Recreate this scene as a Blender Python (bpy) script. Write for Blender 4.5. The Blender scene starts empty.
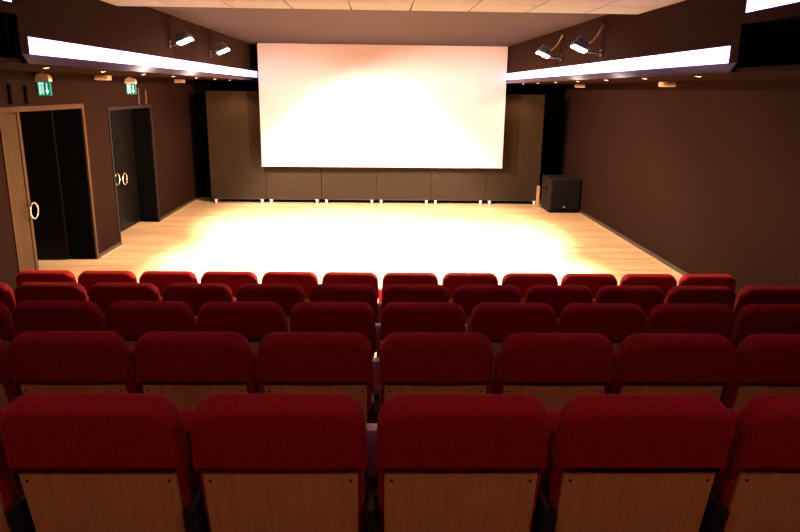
import bpy, bmesh, math, random
from mathutils import Vector, Matrix
random.seed(4)
S = bpy.context.scene
C = S.collection
PI = math.pi

# ---------------------------------------------------------------- materials
def new_mat(name):
    m = bpy.data.materials.new(name); m.use_nodes = True
    nt = m.node_tree; return m, nt, nt.nodes['Principled BSDF']
def setp(b, **k):
    for a, v in k.items():
        b.inputs[a.replace('_', ' ')].default_value = v
def noisy(name, c1, c2, scale=30, rough=.6, stretch=(1, 1, 1), bump=0.0, detail=4, metal=0, sheen=0, sheen_tint=None, spec=.5):
    m, nt, b = new_mat(name)
    tc = nt.nodes.new('ShaderNodeTexCoord'); mp = nt.nodes.new('ShaderNodeMapping')
    mp.inputs['Scale'].default_value = stretch
    n = nt.nodes.new('ShaderNodeTexNoise'); n.inputs['Scale'].default_value = scale; n.inputs['Detail'].default_value = detail
    r = nt.nodes.new('ShaderNodeValToRGB')
    r.color_ramp.elements[0].position = .3; r.color_ramp.elements[0].color = (*c1, 1)
    r.color_ramp.elements[1].position = .7; r.color_ramp.elements[1].color = (*c2, 1)
    nt.links.new(tc.outputs['Object'], mp.inputs['Vector']); nt.links.new(mp.outputs['Vector'], n.inputs['Vector'])
    nt.links.new(n.outputs['Fac'], r.inputs['Fac']); nt.links.new(r.outputs['Color'], b.inputs['Base Color'])
    b.inputs['Roughness'].default_value = rough; b.inputs['Metallic'].default_value = metal
    b.inputs['Specular IOR Level'].default_value = spec
    if bump:
        bp = nt.nodes.new('ShaderNodeBump'); bp.inputs['Strength'].default_value = bump; bp.inputs['Distance'].default_value = .01
        nt.links.new(n.outputs['Fac'], bp.inputs['Height']); nt.links.new(bp.outputs['Normal'], b.inputs['Normal'])
    if sheen:
        b.inputs['Sheen Weight'].default_value = sheen; b.inputs['Sheen Roughness'].default_value = .35
        if sheen_tint: b.inputs['Sheen Tint'].default_value = (*sheen_tint, 1)
    return m
def emit(name, col, strength, base=(.02, .02, .02)):
    m, nt, b = new_mat(name)
    b.inputs['Base Color'].default_value = (*base, 1)
    b.inputs['Emission Color'].default_value = (*col, 1); b.inputs['Emission Strength'].default_value = strength
    return m

M = {}
M['velvet'] = noisy('red_velvet', (.20, .0030, .0036), (.42, .0070, .0078), 140, .85, bump=.45, sheen=.45, sheen_tint=(1, .06, .025), spec=.15)
M['seat_wood'] = noisy('seat_back_plywood', (.58, .215, .060), (.72, .285, .085), 5, .5, (6, 1, 1), spec=.3)
M['arm'] = noisy('armrest_laminate', (.82, .54, .44), (.92, .62, .52), 8, .45, (8, 1, 1))
M['black_steel'] = noisy('black_steel', (.010, .009, .009), (.018, .016, .016), 40, .5)
M['screw'] = noisy('dark_screw', (.03, .02, .015), (.05, .03, .02), 40, .4, metal=.6)
M['wall'] = noisy('brown_wall_fabric', (.0088, .0027, .0012), (.0138, .0042, .0018), 90, .85, bump=.15, spec=.04)
M['fascia'] = noisy('dark_brown_fascia', (.013, .0042, .0022), (.020, .0064, .0035), 25, .8, spec=.03)
M['brown_ceiling'] = noisy('brown_ceiling_board', (.027, .0135, .0108), (.038, .0195, .0157), 40, .8, spec=.2)
M['lip'] = noisy('brown_lower_lip', (.034, .0115, .0045), (.046, .016, .0065), 20, .32, spec=.30)
M['black'] = noisy('black_paint', (.0013, .0010, .0010), (.0022, .0018, .0017), 30, .9, spec=.02)
M['panel'] = noisy('dark_stained_panel', (.014, .0072, .0030), (.029, .0150, .0062), 9, .5, (14, 1, .7), spec=.12)
M['screen'] = noisy('matte_white_screen', (.50, .405, .405), (.52, .425, .425), 3, .9, spec=.1)
M['frame_wood'] = noisy('tan_door_frame', (.048, .023, .0095), (.064, .031, .013), 6, .7, (1, 6, .6), spec=.05)
M['leaf_wood'] = noisy('tan_door_leaf', (.036, .0185, .0058), (.050, .026, .0088), 4, .6, (1, 6, .5), spec=.06)
M['shaded_leaf'] = noisy('shaded_door_leaf', (.0022, .0014, .001), (.004, .0026, .0018), 4, .35, (1, 6, .5), spec=.10)  # unlit look of the leaves put into the base colour
M['dark_frame'] = noisy('dark_door_frame', (.008, .0045, .003), (.013, .007, .005), 6, .6, spec=.15)
M['chrome'] = noisy('brushed_steel', (.75, .68, .58), (.85, .78, .68), 50, .22, metal=1)
M['white_plastic'] = noisy('cream_plastic', (.72, .56, .42), (.80, .64, .50), 30, .5)
M['carpet'] = noisy('dark_red_carpet', (.055, .014, .012), (.085, .022, .018), 220, .95, bump=.3, spec=.1)
M['speaker'] = noisy('black_speaker_paint', (.008, .0043, .0022), (.013, .007, .0036), 120, .6, spec=.12, bump=.2)
M['grille'] = noisy('black_grille', (.002, .0014, .001), (.005, .0035, .0025), 300, .8, bump=.4, spec=.08)
M['lamp_body'] = noisy('dark_lamp_housing', (.10, .09, .085), (.14, .13, .12), 30, .4, metal=.3)
M['cable'] = noisy('yellowish_cable', (.62, .46, .22), (.7, .52, .28), 30, .5)
M['skirting'] = noisy('dark_skirting', (.014, .009, .007), (.022, .014, .010), 20, .4)
M['pale_wood'] = noisy('pale_edge_wood', (.26, .15, .07), (.32, .19, .09), 8, .5)
M['conduit'] = noisy('copper_brown_conduit', (.07, .03, .013), (.09, .04, .018), 12, .6, spec=.1)
M['strip'] = emit('light_strip_diffuser', (.46, .33, 1.0), 6.2, (.8, .8, .8))
M['flood_glass'] = emit('flood_lamp_glass', (1, .86, .80), 50)
M['dot'] = emit('small_downlight_glow', (1, .74, .45), 5)
M['fill'] = emit('fill_light_glow', (1, .62, .34), 6)  # glowing lens of the fill lights added behind the camera
M['exit_green'] = emit('exit_sign_green', (.0, .22, .15), .6, (.0, .2, .1))
M['exit_white'] = emit('exit_sign_white', (.5, 1, .86), 1.0, (.8, .8, .8))

# plank stage floor
def plank_mat():
    m, nt, b = new_mat('maple_plank_floor')
    tc = nt.nodes.new('ShaderNodeTexCoord')
    br = nt.nodes.new('ShaderNodeTexBrick')
    br.inputs['Scale'].default_value = 1; br.inputs['Brick Width'].default_value = 1.7; br.inputs['Row Height'].default_value = .13
    br.inputs['Mortar Size'].default_value = .0022; br.inputs['Mortar Smooth'].default_value = .3; br.inputs['Bias'].default_value = 0
    br.offset = .37; br.offset_frequency = 3
    br.inputs['Color1'].default_value = (.62, .42, .22, 1); br.inputs['Color2'].default_value = (.47, .285, .13, 1)
    br.inputs['Mortar'].default_value = (.25, .13, .05, 1)
    mp = nt.nodes.new('ShaderNodeMapping'); mp.inputs['Scale'].default_value = (.9, 14, 1)
    n = nt.nodes.new('ShaderNodeTexNoise'); n.inputs['Scale'].default_value = 1.6; n.inputs['Detail'].default_value = 6
    mx = nt.nodes.new('ShaderNodeMix'); mx.data_type = 'RGBA'; mx.blend_type = 'MULTIPLY'; mx.inputs['Factor'].default_value = .55
    r = nt.nodes.new('ShaderNodeValToRGB'); r.color_ramp.elements[0].position = .3; r.color_ramp.elements[1].position = .7
    r.color_ramp.elements[0].color = (.55, .5, .45, 1); r.color_ramp.elements[1].color = (1.1, 1.1, 1.1, 1)
    L = nt.links.new
    L(tc.outputs['Object'], br.inputs['Vector']); L(tc.outputs['Object'], mp.inputs['Vector']); L(mp.outputs['Vector'], n.inputs['Vector'])
    L(n.outputs['Fac'], r.inputs['Fac']); L(br.outputs['Color'], mx.inputs['A']); L(r.outputs['Color'], mx.inputs['B'])
    L(mx.outputs['Result'], b.inputs['Base Color'])
    b.inputs['Roughness'].default_value = .38; b.inputs['Specular IOR Level'].default_value = .4
    return m
M['planks'] = plank_mat()

# ---------------------------------------------------------------- mesh helpers
def add_box(bm, x0, x1, y0, y1, z0, z1, bev=0):
    r = bmesh.ops.create_cube(bm, size=1)
    vs = r['verts']
    for v in vs:
        v.co = Vector((x0 + (v.co.x + .5) * (x1 - x0), y0 + (v.co.y + .5) * (y1 - y0), z0 + (v.co.z + .5) * (z1 - z0)))
    if bev:
        es = list({e for v in vs for e in v.link_edges})
        bmesh.ops.bevel(bm, geom=es, offset=bev, segments=2, affect='EDGES', profile=.5)
def add_cyl(bm, p0, p1, r0, r1=None, seg=16):
    p0 = Vector(p0); p1 = Vector(p1); d = p1 - p0
    q = Vector((0, 0, 1)).rotation_difference(d)
    mt = Matrix.Translation((p0 + p1) / 2) @ q.to_matrix().to_4x4()
    bmesh.ops.create_cone(bm, cap_ends=True, segments=seg, radius1=r0, radius2=r0 if r1 is None else r1, depth=d.length, matrix=mt)
def add_tube(bm, pts, r, seg=8, closed=False):
    pts = [Vector(p) for p in pts]; n = len(pts); rings = []
    ref = Vector((0, 0, 1))
    for i, p in enumerate(pts):
        a = pts[(i - 1) % n] if (closed or i > 0) else p
        b = pts[(i + 1) % n] if (closed or i < n - 1) else p
        t = (b - a).normalized()
        s = t.cross(ref)
        if s.length < 1e-3: s = t.cross(Vector((1, 0, 0)))
        s.normalize(); u = s.cross(t)
        rings.append([bm.verts.new(p + (s * math.cos(2 * PI * k / seg) + u * math.sin(2 * PI * k / seg)) * r) for k in range(seg)])
    m = n if closed else n - 1
    for i in range(m):
        A, B = rings[i], rings[(i + 1) % n]
        for k in range(seg):
            bm.faces.new((A[k], A[(k + 1) % seg], B[(k + 1) % seg], B[k]))
    if not closed:
        bm.faces.new(rings[0]); bm.faces.new(rings[-1])
def add_torus(bm, c, R, r, axis='X', seg=32, ms=10):
    c = Vector(c); rings = []
    for i in range(seg):
        a = 2 * PI * i / seg; ring = []
        for k in range(ms):
            b_ = 2 * PI * k / ms
            u = (R + r * math.cos(b_)) * math.cos(a); v = (R + r * math.cos(b_)) * math.sin(a); w = r * math.sin(b_)
            ring.append(bm.verts.new(c + (Vector((w, u, v)) if axis == 'X' else Vector((u, w, v)))))
        rings.append(ring)
    for i in range(seg):
        A, B = rings[i], rings[(i + 1) % seg]
        for k in range(ms):
            bm.faces.new((A[k], A[(k + 1) % ms], B[(k + 1) % ms], B[k]))
def slab(bm, outline, w0, w1, er, tf, steps=4):
    """pillow-edged slab: outline is a convex list of (x, u); w is thickness; tf maps (x, u, w) to a point."""
    n = len(outline)
    nrm = []
    for i in range(n):
        a = Vector(outline[i - 1]); b = Vector(outline[(i + 1) % n]); t = (b - a).normalized()
        nrm.append(Vector((t.y, -t.x)))
    ar = sum(outline[i][0] * outline[(i + 1) % n][1] - outline[(i + 1) % n][0] * outline[i][1] for i in range(n))
    sg = 1 if ar > 0 else -1
    lay = []
    for k in range(steps + 1):
        a = PI / 2 * k / steps; lay.append((er * (1 - math.sin(a)), w0 + er * (1 - math.cos(a))))
    for k in range(steps + 1):
        a = PI / 2 * (1 - k / steps); lay.append((er * (1 - math.sin(a)), w1 - er * (1 - math.cos(a))))
    rings = []
    for ins, w in lay:
        rings.append([bm.verts.new(tf(outline[i][0] - nrm[i].x * ins * sg, outline[i][1] - nrm[i].y * ins * sg, w)) for i in range(n)])
    for A, B in zip(rings, rings[1:]):
        for i in range(n):
            bm.faces.new((A[i], A[(i + 1) % n], B[(i + 1) % n], B[i]))
    bm.faces.new(rings[0]); bm.faces.new(rings[-1])
def round_rect(x0, x1, u0, u1, rt, rb, sag=0, taper=0, seg=7):
    """outline, counter-clockwise; rt top radius, rb bottom radius; sag bows the bottom edge down."""
    P = []
    for k in range(9):                                  # bottom edge
        t = k / 8; P.append((x0 + rb + (x1 - x0 - 2 * rb) * t, u0 - sag * (1 - (2 * t - 1) ** 2)))
    for k in range(1, seg + 1):
        a = -PI / 2 + PI / 2 * k / seg; P.append((x1 - rb + rb * math.cos(a), u0 + rb + rb * math.sin(a)))
    for k in range(seg + 1):
        a = PI / 2 * k / seg; P.append((x1 - rt + rt * math.cos(a), u1 - rt + rt * math.sin(a)))
    for k in range(seg + 1):
        a = PI / 2 + PI / 2 * k / seg; P.append((x0 + rt + rt * math.cos(a), u1 - rt + rt * math.sin(a)))
    for k in range(seg):
        a = PI + PI / 2 * k / seg; P.append((x0 + rb + rb * math.cos(a), u0 + rb + rb * math.sin(a)))
    c = (x0 + x1) / 2
    if taper: P = [(c + (x - c) * (1 - taper * (u - u0) / (u1 - u0)), u) for x, u in P]
    return P
def obj(name, bm, mat, parent=None, smooth=False):
    bmesh.ops.recalc_face_normals(bm, faces=bm.faces)
    me = bpy.data.meshes.new(name); bm.to_mesh(me); bm.free()
    me.materials.append(mat)
    if smooth:
        for p in me.polygons: p.use_smooth = True
        try: me.set_sharp_from_angle(angle=math.radians(38))
        except Exception: pass
    o = bpy.data.objects.new(name, me); C.objects.link(o)
    if parent: o.parent = parent
    return o
def tag(o, label=None, cat=None, group=None, kind=None):
    for k, v in (('label', label), ('category', cat), ('group', group), ('kind', kind)):
        if v: o[k] = v
    return o
def thing(name, loc, label, cat, group=None, kind=None):
    o = bpy.data.objects.new(name, None); o.location = loc; o.empty_display_size = .1; C.objects.link(o)
    return tag(o, label, cat, group, kind)
def boxes(name, mat, lst, parent=None, kind=None, bev=0):
    bm = bmesh.new()
    for b in lst: add_box(bm, *b, bev=bev)
    o = obj(name, bm, mat, parent)
    if kind: o['kind'] = kind
    return o
def copy_tree(o, parent=None):
    c = o.copy(); C.objects.link(c)
    if parent: c.parent = parent
    for ch in list(o.children): copy_tree(ch, c)
    return c

# ---------------------------------------------------------------- the room
XL, XR, YB, YN, ZC = -4.05, 4.20, 15.6, -3.5, 3.21
ROWP, DROP, PITCH = .998, .1775, .53
Yrow = [1.785 + ROWP * k for k in range(5)]             # nearest the camera first
Zrow = [DROP * (4 - k) for k in range(5)]
boxes('floor', M['planks'], [(-6.2, XR + .2, 5.16, YB + .2, -.1, 0)], kind='structure')
fl = []
for k in range(4):
    y0 = Yrow[k] - .53 if k else None
    fl.append((XL - .2, XR + .2, (Yrow[k] - .53) if k else YN - .2, Yrow[k] + ROWP - .53, -.1, Zrow[k]))
fl[0] = (XL - .2, XR + .2, Yrow[0] - .53, Yrow[0] + ROWP - .53, -.1, Zrow[0])
fl.append((XL - .2, XR + .2, YN - .2, Yrow[0] - .53, -.1, Zrow[0] + DROP))
boxes('floor', M['carpet'], fl, kind='structure')

D1 = (7.62, 9.68, 2.13)      # door openings in the left wall (y0, y1, height), inside the frame
D2 = (10.64, 12.56, 2.07)
boxes('wall_left', M['wall'], [
    (XL - .45, XL, YN, D1[0] - .06, -.1, 2.60), (XL - .45, XL, D1[0] - .06, D1[1] + .06, D1[2] + .06, 2.60),
    (XL - .45, XL, D1[1] + .06, D2[0] - .05, -.1, 2.60), (XL - .45, XL, D2[0] - .05, D2[1] + .05, D2[2] + .05, 2.60),
    (XL - .45, XL, D2[1] + .05, YB, -.1, 2.60)], kind='structure')
boxes('wall_right', M['wall'], [(XR, XR + .2, YN, YB, -.1, 2.60)], kind='structure')
boxes('wall_back', M['black'], [(XL - .45, XR + .2, YB, YB + .2, -.1, ZC + .3)], kind='structure')
boxes('wall_near', M['wall'], [(XL - .45, XR + .2, YN - .2, YN, -.1, ZC + .2)], kind='structure')
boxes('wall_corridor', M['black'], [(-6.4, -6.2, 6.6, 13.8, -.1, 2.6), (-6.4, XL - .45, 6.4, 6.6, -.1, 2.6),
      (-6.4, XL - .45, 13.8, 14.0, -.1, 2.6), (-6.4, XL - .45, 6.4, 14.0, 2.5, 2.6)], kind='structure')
# ceiling: tiles in front, brown board behind
FX = 2.70
FXS = {-1: 2.63, 1: 2.70}
def ceiling_tiles():
    bm = bmesh.new()
    y = 7.40; row = 0
    xs = sorted({-FX, FX, *[round(-.27 + .6 * k, 3) for k in range(-4, 5) if -FX < -.27 + .6 * k < FX]})
    while y > YN:
        y2 = max(y - .6, YN)
        for a, b in zip(xs, xs[1:]):
            add_box(bm, a + .006, b - .006, y2 + .006, y - .006, ZC, ZC + .02)
        y = y2
    return bm
M['tile'] = noisy('cream_ceiling_tile', (.23, .222, .215), (.27, .262, .255), 60, .85, bump=.2, spec=.2)
o = obj('ceiling', ceiling_tiles(), M['tile']); o['kind'] = 'structure'
M['grid'] = noisy('dark_ceiling_joint', (.05, .035, .03), (.07, .05, .04), 30, .8)  # dark backing that shows in the joints between tiles
boxes('ceiling', M['grid'], [(-FX - .05, FX + .05, YN, 7.40, ZC + .021, ZC + .1)], kind='structure')
boxes('ceiling', M['brown_ceiling'], [(-FX - .05, FX + .05, 7.40, YB, 3.31, 3.41), (-FX - .05, FX + .05, 7.40, 7.42, ZC, 3.31)], kind='structure')
# soffits along both sides with slots for the light strips
for sd, nm, YE in ((-1, 'left', 5.34), (1, 'right', 5.25)):
    FX = FXS[sd]
    def bx(x0, x1, *r): return (min(sd * x0, sd * x1), max(sd * x0, sd * x1), *r)
    W = 4.5 if sd < 0 else 4.4
    bm = bmesh.new()
    lst = [bx(FX, FX + .03, YE, YB, 2.78, ZC + .1), bx(FX, FX + .03, YE, YE + .13, 2.652, 2.78),
           
           bx(FX + .03, FX + .05, YE, YB, 2.60, 2.80),
           bx(FX, FX + .03, YN, YE, 3.13, ZC + .1), bx(FX, FX + .03, YN, YE, 2.925, 3.0), bx(FX, FX + .03, YE - .015, YE, 3.0, 3.13),
           bx(FX + .03, FX + .05, YN, YE, 2.925, 3.15)]
    for b in lst: add_box(bm, *b)
    o = obj('trim_' + ('1' if sd < 0 else '2'), bm, M['fascia']); o['kind'] = 'structure'
    bm = bmesh.new()      # sloped lower lip of the far fascia
    v = [bm.verts.new(p) for y in (YE, YB) for p in ((sd * FX, y, 2.652), (sd * (FX - .045), y, 2.58), (sd * (FX + .05), y, 2.58), (sd * (FX + .05), y, 2.652))]
    for a in range(4): bm.faces.new((v[a], v[(a + 1) % 4], v[4 + (a + 1) % 4], v[4 + a]))
    bm.faces.new(v[:4]); bm.faces.new(v[4:])
    o = obj('trim_' + ('5' if sd < 0 else '6'), bm, M['lip']); o['kind'] = 'structure'
    o = boxes('ceiling', M['fascia'], [bx(FX - .045 if False else FX, W, YN, YB, 2.58, 2.61)], kind='structure')
    boxes('wall_upper_' + nm, M['black'], [bx(XR if sd > 0 else -XL, W + .1, YN, YB, 2.61, ZC + .1),
          bx(FX + .05, W, YE, 5.27, 2.61, ZC), bx(FX + .05, W, YN, YE, 2.925, 2.945)], kind='structure')
    for tall, (ya, yb, za, zb) in (('far', (YE + .13, YB - .001, 2.652, 2.78)), ('near', (YN + .1, YE - .015, 3.0, 3.13))):
        where = {('far', -1): 'long glowing lavender white light strip above the two doorways',
                 ('far', 1): 'long glowing lavender white light strip along right side, from screen towards seats',
                 ('near', -1): 'tip of higher light strip at the top left corner over the seats',
                 ('near', 1): 'higher glowing light strip at the top right corner over the seats'}[(tall, sd)]
        t = thing('light_strip', (sd * (FX + .02), (ya + yb) / 2, za), where, 'light', 'recessed light strips in the ceiling edges')
        b1 = boxes('diffuser', M['strip'], [(-.012, .005, -(yb - ya) / 2 + .002, (yb - ya) / 2 - .002, .002, zb - za - .002)], t)
# skirting, thin pale floor edge
bs = [(XL, XL + .012, YN, D1[0] - .06), (XL, XL + .012, D1[1] + .06, D2[0] - .05), (XL, XL + .012, D2[1] + .05, YB)]
boxes('baseboard_left', M['skirting'], [(a, b, max(c, 5.2), d, 0, .06) for a, b, c, d in bs if d > 5.2], kind='structure')
boxes('baseboard_right', M['skirting'], [(XR - .012, XR, 5.2, YB, .012, .07)], kind='structure')
boxes('trim_3', M['pale_wood'], [(XR - .03, XR, 5.2, YB, 0, .012)], kind='structure')
boxes('trim_4', M['pale_wood'], [(XL + .001, XL + .03, 9.78, 10.55, 0, .012), (XL + .001, XL + .03, 12.65, YB, 0, .012)], kind='structure')

# ---------------------------------------------------------------- doors in the left wall
def door_frame(name, D, fw, mat, parent):
    y0, y1, h = D
    x0, x1 = XL - .40, XL + .012
    xm = XL - .012
    boxes(name, mat, [(xm, x1, y0 - fw, y0, 0, h), (xm, x1, y1, y1 + fw, 0, h), (xm, x1, y0 - fw, y1 + fw, h, h + fw)], parent)
    f = boxes('door_lining', M['black'], [(x0, xm, y0 - fw, y0, 0, h), (x0, xm, y1, y1 + fw, 0, h), (x0, xm, y0 - fw, y1 + fw, h, h + fw)], parent)
def ring_handle(parent, x, y, z, R=.098):
    bm = bmesh.new(); add_torus(bm, (x, y, z), R, .012)
    for s in (-1,):
        add_cyl(bm, (x, y + s * R, z), (x - .055, y + s * R, z), .009)
    h = obj('ring_handle', bm, M['chrome'], parent, True)
    return h
d1 = tag(bpy.data.objects.new('door_1', None), 'near doorway in left wall, tan frame, near leaf shut, far half open and dark', 'door', kind='structure'); C.objects.link(d1)
door_frame('door_frame', D1, .06, M['frame_wood'], d1)
XD = XL - .34
l1 = boxes('door_leaf', M['leaf_wood'], [(XD - .045, XD, D1[0], 8.66, .01, D1[2])], d1, bev=.003)
l1e = boxes('edge_strip', M['frame_wood'], [(XD - .02, XD + .012, 8.60, 8.665, .01, D1[2])], l1)
ring_handle(l1, XD + .075, 8.60, .90)
l2 = boxes('door_leaf', M['shaded_leaf'], [(XD - 1.06, XD - .045, D1[1] - .05, D1[1], .01, D1[2])], d1, bev=.003)
l2['label'] = 'dark leaf swung open into the corridor'
d2 = tag(bpy.data.objects.new('door_2', None), 'far pair of dark doors in left wall, shut, nearer the screen', 'door', kind='structure'); C.objects.link(d2)
door_frame('door_frame', D2, .05, M['dark_frame'], d2)
ym = 11.60
la = boxes('door_leaf', M['shaded_leaf'], [(XD - .045, XD, D2[0], ym - .004, .01, D2[2])], d2, bev=.003)
lb = boxes('door_leaf', M['shaded_leaf'], [(XD - .04, XD + .005, ym + .004, D2[1], .01, D2[2])], d2, bev=.003)
ring_handle(la, XD + .06, ym - .13, .93)
ring_handle(lb, XD + .075, ym + .17, .90)

# ---------------------------------------------------------------- exit signs, wall fixtures, conduits
def exit_sign(x, y, label):
    t = thing('exit_sign', (x, y, 2.58), label, 'sign', 'green exit signs above the doors')
    bm = bmesh.new()
    # half-dome housing hung under the soffit
    n = 16; prof = [(0, 0), (.10, 0), (.10, -.05)]
    A = [(-.10 + .0, -.11), (.10, -.11)] + [(.10 * math.cos(PI * k / n), -.075 + .065 * math.sin(PI * k / n)) for k in range(n + 1)]
    f0 = [bm.verts.new((a, -.045, b)) for a, b in A]; f1 = [bm.verts.new((a, .045, b)) for a, b in A]
    bm.faces.new(f0); bm.faces.new(f1)
    for i in range(len(A)):
        j = (i + 1) % len(A); bm.faces.new((f0[i], f0[j], f1[j], f1[i]))
    add_cyl(bm, (0, 0, -.02), (0, 0, 0), .02)
    obj('housing', bm, M['white_plastic'], t, True)
    p = boxes('sign_plate', M['exit_green'], [(-.095, .095, -.012, .012, -.275, -.11)], t, bev=.002)
    bm = bmesh.new()
    for s in (-1, 1):
        ya, yb = (s * .0125, s * .0145); ya, yb = min(ya, yb), max(ya, yb)
        # doorway with a running figure cut out as darker gap, then an arrow pointing down
        add_box(bm, -.070, -.056, ya, yb, -.262, -.125); add_box(bm, -.018, -.006, ya, yb, -.262, -.125); add_box(bm, -.070, -.006, ya, yb, -.135, -.125)
        add_cyl(bm, (-.040, ya, -.152), (-.040, yb, -.152), .009, seg=12)
        add_box(bm, -.047, -.031, ya, yb, -.212, -.165); add_box(bm, -.055, -.045, ya, yb, -.258, -.210); add_box(bm, -.034, -.024, ya, yb, -.250, -.205)
        add_box(bm, .036, .052, ya, yb, -.225, -.128)
        v = [bm.verts.new(q) for yy in (ya, yb) for q in ((.014, yy, -.212), (.074, yy, -.212), (.044, yy, -.262))]
        bm.faces.new(v[:3]); bm.faces.new(v[3:])
        for i in range(3): bm.faces.new((v[i], v[(i + 1) % 3], v[3 + (i + 1) % 3], v[3 + i]))
    obj('pictogram', bm, M['exit_white'], p)
    t.scale = (.80, 1, 1)
    return t
exit_sign(-3.965, 8.50, 'green exit sign with down arrow over the nearer doorway with tan frame')
exit_sign(-3.965, 11.45, 'smaller looking green exit sign over the far dark doors')
def wall_fixture(sd, x, y, label):
    t = thing('wall_fixture', (x, y, 2.545), label, 'fixture', 'small white fixtures high on the side walls')
    bm = bmesh.new(); add_box(bm, min(0, -sd * .15), max(0, -sd * .15), -.14, .14, -.035, .035, bev=.012)
    obj('housing', bm, M['white_plastic'], t, True)
    bm = bmesh.new(); add_box(bm, min(-sd * .02, -sd * .20), max(-sd * .02, -sd * .20), -.16, -.135, -.030, .022, bev=.006)
    obj('lens', bm, M['white_plastic'], t, True)
wall_fixture(-1, XL, 10.35, 'white fixture on left wall between the two exit signs')
wall_fixture(-1, XL, 14.3, 'white fixture on left wall near the screen')
wall_fixture(1, XR, 14.2, 'white fixture high on right wall near the screen')
wall_fixture(1, XR, 9.9, 'white fixture high on right wall, nearer the seats')
def conduit(y, z0, z1, mat, label):
    bm = bmesh.new(); add_tube(bm, [(XL + .018, y, z0), (XL + .018, y, z1)], .018, 8)
    add_box(bm, XL, XL + .012, y - .03, y + .03, z0 + .03, z0 + .05)
    tag(obj('wall_conduit', bm, mat, None, True), label, 'conduit', 'short conduits above the doors')
conduit(7.83, 2.22, 2.44, M['black'], 'dark short vertical conduit above near doorway, at the picture edge')
conduit(8.18, 2.22, 2.42, M['black'], 'dark short vertical conduit above near doorway, left of its exit sign')
conduit(11.95, 2.13, 2.40, M['conduit'], 'coppery short conduit above far doors, right beside the exit sign')
conduit(12.32, 2.13, 2.38, M['conduit'], 'coppery short conduit above far doors, further right of the sign')

# recessed little downlights under both soffits
dn = []
order = ['nearest the seats', 'second from the seats', 'third from the seats', 'fourth from the seats', 'fifth from the seats', 'sixth from the seats', 'nearest the screen']
for sd, nm in ((-1, 'left'), (1, 'right')):
    for i in range(7):
        y = 6.45 + 1.31 * i
        t = thing('soffit_downlight', (sd * 2.98, y, 2.58), 'tiny recessed downlight under the %s ceiling ledge, %s' % (nm, order[i]), 'light', 'tiny downlights under the side ledges')
        bm = bmesh.new(); add_torus(bm, (0, 0, 0), .032, .007)
        for v in bm.verts: v.co = Vector((v.co.y, v.co.z, v.co.x))
        obj('bezel', bm, M['chrome'], t, True)
        bm = bmesh.new(); bmesh.ops.create_uvsphere(bm, u_segments=12, v_segments=6, radius=.022)
        for v in bm.verts: v.co.z *= .5
        obj('bulb', bm, M['dot'], t, True)
        L = bpy.data.lights.new('soffit_light', 'SPOT'); L.energy = 85; L.color = (1, .56, .30); L.spot_size = math.radians(125); L.spot_blend = .6; L.shadow_soft_size = .03
        lo = bpy.data.objects.new('soffit_light', L); C.objects.link(lo); lo.parent = t; lo.location = (0, 0, -.03)

# ---------------------------------------------------------------- flood lamps on the fascias (and their light)
def flood(sd, y, z, x, label, tilt, power):
    FX = FXS[sd]
    t = thing('flood_lamp', (x, y, z), label, 'lamp', 'flood lamps mounted beside the screen')
    # aim: inward and down; local frame built from the aim direction
    aim = Vector(tilt).normalized()
    side = Vector((0, 1, 0)); side = (side - aim * side.dot(aim)).normalized()
    up = side.cross(aim).normalized()
    R = Matrix((up, side, -aim)).transposed()              # local x = up, y = side, z = backwards
    def T(bm):
        for v in bm.verts: v.co = R @ v.co
    bm = bmesh.new()
    add_box(bm, -.10, .10, -.075, .075, .0, .05, bev=.012)
    add_box(bm, -.075, .075, -.055, .055, .05, .10, bev=.015)
    for k in range(5): add_box(bm, -.06 + .028 * k, -.052 + .028 * k, -.05, .05, .095, .125)
    T(bm); hb = obj('lamp_housing', bm, M['lamp_body'], t, True)
    bm = bmesh.new(); add_box(bm, -.09, .09, -.065, .065, -.012, -.001, bev=.003); T(bm)
    obj('lamp_glass', bm, M['flood_glass'], t)
    bm = bmesh.new()
    wx = sd * FX - x + sd * .001
    for s in (-1, 1):
        add_tube(bm, [(0, s * .085, 0), (0, s * .085, -.03), (wx * .5, s * .085, -.045)], .007, 6)
    add_tube(bm, [(wx * .5, -.085, -.045), (wx * .5, .085, -.045)], .007, 6)
    add_tube(bm, [(wx * .5, 0, -.045), (wx, 0, -.045)], .012, 8)
    add_box(bm, min(wx, wx - sd * .015), max(wx, wx - sd * .015), -.05, .05, -.09, 0)
    obj('bracket', bm, M['black_steel'], t, True)
    bm = bmesh.new()
    pts = []
    for k in range(11):
        if sd < 0: break
        a = k / 10; pts.append((wx * (.15 + .84 * a), 0.02, .075 + .20 * a - .07 * math.sin(a * PI * 1.0) * 1.2))
    if pts:
        add_tube(bm, pts, .009, 8); obj('cable', bm, M['cable'], t, True)
    L = bpy.data.lights.new('flood_light', 'SPOT'); L.energy = power; L.color = (1, .80, .67)
    L.spot_size = math.radians(114); L.spot_blend = .40; L.shadow_soft_size = .06
    lo = bpy.data.objects.new('flood_light', L); C.objects.link(lo); lo.parent = t
    lo.location = aim * .03
    lo.rotation_euler = Vector((-sd * .80, .40 if y > 10 else .15, -1)).to_track_quat('-Z', 'Y').to_euler()
    return t
PW = 4900
flood(1, 8.5, 2.93, 2.42, 'nearer flood lamp on right side fascia with curved cable', (-.42, -.12, -1), PW)
flood(1, 10.35, 2.95, 2.42, 'flood lamp on right side fascia, closer to the screen', (-.42, -.12, -1), PW)
flood(-1, 9.1, 2.99, -2.43, 'nearer flood lamp on left side fascia above the light strip', (.42, -.12, -1), PW)
flood(-1, 11.25, 2.98, -2.42, 'flood lamp on left side fascia, closer to the screen', (.42, -.12, -1), PW)

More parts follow.
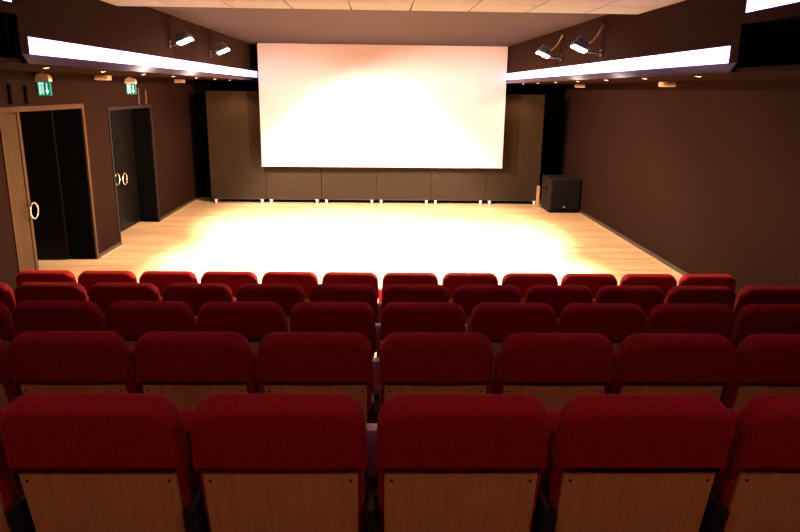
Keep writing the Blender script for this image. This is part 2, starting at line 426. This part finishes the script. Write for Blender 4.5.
# unseen fill lights added in the tiled ceiling to brighten the seat backs
for i, (x, y) in enumerate(((-1.17, .3), (1.23, .3), (-1.17, -1.8), (1.23, -1.8))):
    t = thing('ceiling_fill_light', (x, y, ZC), 'added fill light in tiled ceiling over the back of the seats, %s' % ('left of aisle line', 'right of aisle line', 'rear left', 'rear right')[i], 'light', 'added fill lights over the audience')
    bm = bmesh.new(); add_torus(bm, (0, 0, 0), .09, .012)
    for v in bm.verts: v.co = Vector((v.co.y, v.co.z, v.co.x))
    obj('bezel', bm, M['chrome'], t, True)
    bm = bmesh.new(); add_cyl(bm, (0, 0, -.006), (0, 0, .006), .08, seg=24)
    obj('lens', bm, M['fill'], t)
    L = bpy.data.lights.new('added_fill_light', 'SPOT'); L.energy = 38; L.color = (1, .52, .26); L.spot_size = math.radians(150); L.spot_blend = .6; L.shadow_soft_size = .08  # added fill for the seat backs, out of view
    lo = bpy.data.objects.new('added_fill_light', L); C.objects.link(lo); lo.parent = t; lo.location = (0, 0, -.03)

# ---------------------------------------------------------------- screen
t = thing('projection_screen', (.115, 14.55, .822), 'large blank white projection screen hanging above the stage', 'screen')
boxes('screen_fabric', M['screen'], [(-2.555, 2.555, -.004, .004, .02, 2.487)], t)
bm = bmesh.new(); add_tube(bm, [(-2.56, 0, .012), (2.56, 0, .012)], .013, 10)
obj('bottom_bar', bm, M['screen'], t, True)

# ---------------------------------------------------------------- rolling partition panels
px0, pw = -3.60, 1.193
pl = ['leftmost, partly in shadow', 'second from the left, under screen corner', 'third from left, under the screen', 'fourth from left, under the screen', 'fifth from left, under screen corner', 'rightmost, next to the black speaker']
def panel_unit():
    t = thing('rolling_panel', (0, 14.8, 0), '', 'panel')
    bm = bmesh.new(); add_box(bm, -pw / 2 + .003, pw / 2 - .003, 0, .07, .085, 2.36, bev=.002)
    obj('panel_board', bm, M['panel'], t)
    for sx in (-1, 1):
        for yy in (.0, .30):
            bm = bmesh.new()
            cx = sx * (pw / 2 - .10)
            add_box(bm, cx - .026, cx + .026, yy - .03, yy + .03, .074, .085)
            add_box(bm, cx - .022, cx - .016, yy - .02, yy + .02, .035, .076); add_box(bm, cx + .016, cx + .022, yy - .02, yy + .02, .035, .076)
            c = obj('castor', bm, M['white_plastic'], t)
            bm = bmesh.new(); add_cyl(bm, (cx - .014, yy, .036), (cx + .014, yy, .036), .036, seg=20)
            obj('wheel', bm, M['white_plastic'], c, True)
    bm = bmesh.new(); add_box(bm, -pw / 2 + .05, pw / 2 - .05, -.02, .34, .085, .10); add_box(bm, -pw / 2 + .05, -pw / 2 + .09, .07, .33, .10, .6)
    obj('base_frame', bm, M['black_steel'], t)
    return t
pu = panel_unit()
for i in range(6):
    o = pu if i == 0 else copy_tree(pu)
    o.location.x = px0 + pw * (i + .5) + (0 if i < 2 else .006)
    tag(o, 'tall dark brown rolling panel behind stage, ' + pl[i], 'panel', 'rolling panels lined up behind the screen')

# ---------------------------------------------------------------- speaker and the pale board
t = thing('speaker', (3.865, 14.12, 0), 'large black speaker cabinet standing in the right corner of the stage', 'speaker')
bm = bmesh.new(); add_box(bm, -.325, .315, -.34, .38, .0, .70, bev=.012); obj('cabinet', bm, M['speaker'], t)
boxes('grille', M['grille'], [(-.29, .285, -.358, -.338, .085, .675)], t, bev=.006)
boxes('bottom_slot', M['black'], [(-.30, .29, -.345, -.338, .02, .07)], t)
bm = bmesh.new(); add_cyl(bm, (-.02, -.366, .13), (-.02, -.356, .13), .022, seg=20); obj('badge', bm, M['chrome'], t, True)
bm = bmesh.new(); add_box(bm, -.330, -.322, -.12, .02, .42, .50, bev=.003); add_box(bm, -.330, -.322, -.10, -.02, .35, .38, bev=.002)
obj('side_handle', bm, M['black'], t)
bm = bmesh.new(); add_box(bm, 3.455, 3.52, 14.56, 14.59, 0, .45, bev=.004)
tag(obj('pale_board', bm, M['pale_wood']), 'narrow pale board standing behind the black speaker', 'board')

# ---------------------------------------------------------------- theatre seats
AL = math.radians(12)
def TF(x, u, w):        # u <= 0 down the back from its top edge, w forward through the thickness
    return Vector((x, -.055 - u * math.sin(AL) + w * math.cos(AL), .854 + u * math.cos(AL) + w * math.sin(AL)))
def make_seat(extra):
    t = thing('theatre_seat', (0, 0, 0), '', 'seat')
    bm = bmesh.new(); slab(bm, round_rect(-.2535, .2535, -.236, 0, .078, .012, sag=.010, taper=.04), -.010, .085, .028, TF, 5)
    obj('headrest_cover', bm, M['velvet'], t, True)
    bm = bmesh.new(); slab(bm, round_rect(-.244, .244, -.60, -.20, .03, .05), .012, .078, .022, TF, 4)
    obj('backrest_cushion', bm, M['velvet'], t, True)
    bm = bmesh.new(); slab(bm, round_rect(-.226, .226, -.585, -.215, .01, .03), -.003, .014, .003, TF, 2)
    bp = obj('back_panel', bm, M['seat_wood'], t)
    for s in (-1, 1):
        bm = bmesh.new(); add_cyl(bm, TF(s * .205, -.262, -.006), TF(s * .205, -.262, 0), .0042, seg=12)
        obj('screw', bm, M['screw'], bp, True)
    # tipped-up seat pad
    B = math.radians(14)
    def TS(x, u, w): return Vector((x, .20 + u * math.sin(B) + w, .40 + u * math.cos(B)))
    bm = bmesh.new(); slab(bm, round_rect(-.225, .225, 0, .27, .05, .03), 0, .09, .03, TS, 3)
    obj('seat_cushion', bm, M['velvet'], t, True)
    bm = bmesh.new(); slab(bm, round_rect(-.21, .21, .01, .255, .05, .03), .088, .104, .004, TS, 2)
    obj('seat_pan', bm, M['seat_wood'], t)
    for s in ((-1,) if not extra else (-1, 1)):
        x = s * .265
        bm = bmesh.new()
        # upright folded armrest, wider at its top
        q = []
        for z, hw in ((.485, .013), (.55, .016), (.61, .021), (.650, .0228), (.660, .0185)):
            f_ = .0 if z < .655 else .006
            q.append([bm.verts.new((x + sx * hw, y_, z)) for sx, y_ in ((-1, .175 + f_), (1, .175 + f_), (1, .235 - f_), (-1, .235 - f_))])
        bm.faces.new(q[0]); bm.faces.new(q[-1])
        for A_, B_ in zip(q, q[1:]):
            for i in range(4): bm.faces.new((A_[i], A_[(i + 1) % 4], B_[(i + 1) % 4], B_[i]))
        obj('armrest', bm, M['arm'], t, True)
        bm = bmesh.new()
        add_box(bm, x - .008, x + .008, .17, .24, .30, .49); add_box(bm, x - .011, x + .011, .10, .20, .02, .32)
        add_box(bm, x - .02, x + .02, .05, .32, 0, .02, bev=.004)
        v = [bm.verts.new((x + q, *p)) for q in (-.009, .009) for p in ((-.012, .50), (.17, .50), (.20, .28), (.035, .28))]
        bm.faces.new(v[:4]); bm.faces.new(v[4:])
        for a in range(4): bm.faces.new((v[a], v[(a + 1) % 4], v[4 + (a + 1) % 4], v[4 + a]))
        add_box(bm, min(x, x - s * .045), max(x, x - s * .045), .17, .22, .39, .43)
        obj('side_stand', bm, M['black_steel'], t)
    bm = bmesh.new(); add_tube(bm, [(-.256, .195, .41), (.256, .195, .41)], .012, 8)
    obj('hinge_rod', bm, M['black_steel'], t, True)
    return t
protoA = make_seat(False); protoB = make_seat(True)
rown = ['nearest row', 'second nearest row', 'middle row', 'second row from stage', 'front row by stage']
words = ['touching', 'second', 'third', 'fourth', 'fifth', 'end']
usedA = usedB = False
for k in range(5):
    # half-row lengths: what the picture reaches
    nh = [4, 5, 6, 6, 6][k]
    for j in range(-nh, nh):
        last = (j == nh - 1)
        if last:
            o = protoB if not usedB else copy_tree(protoB); usedB = True
        else:
            o = protoA if not usedA else copy_tree(protoA); usedA = True
        xx = (j + .5) * PITCH
        o.location = (xx - .010 + .0113 * (Yrow[k] - 2.25), Yrow[k] - .0113 * xx, Zrow[k]); o.rotation_euler = (0, 0, -.0113)
        n = j if j >= 0 else -j - 1
        side = 'right' if j >= 0 else 'left'
        pos = ('directly %s of the central gap' % side) if n == 0 else ('%s %s of the central gap' % (words[n] if n < 5 else 'sixth and last', side))
        tag(o, 'red theatre seat, %s, %s' % (rown[k], pos), 'seat', 'red theatre seats in the ' + rown[k])

# ---------------------------------------------------------------- camera and render look
th, ps, ro = math.radians(14.5), math.radians(2.0), .012
F = Vector((math.sin(ps) * math.cos(th), math.cos(ps) * math.cos(th), -math.sin(th)))
R0 = Vector((math.cos(ps), -math.sin(ps), 0)); U0 = R0.cross(F)
U = U0 * math.cos(ro) - R0 * math.sin(ro); R = R0 * math.cos(ro) + U0 * math.sin(ro)
cam = bpy.data.cameras.new('camera'); co = bpy.data.objects.new('camera', cam); C.objects.link(co)
m = Matrix((R, U, -F)).transposed().to_4x4(); m.translation = Vector((0, 0, 2.42)); co.matrix_world = m
cam.sensor_fit = 'HORIZONTAL'; cam.sensor_width = 36; cam.lens = 680 * 36 / 800; cam.clip_start = .05
S.camera = co
w = bpy.data.worlds.new('world'); S.world = w; w.use_nodes = True
w.node_tree.nodes['Background'].inputs['Color'].default_value = (0, 0, 0, 1)
S.view_settings.view_transform = 'Standard'; S.view_settings.look = 'None'; S.view_settings.exposure = 0; S.view_settings.gamma = 1
S.view_settings.use_curve_mapping = False
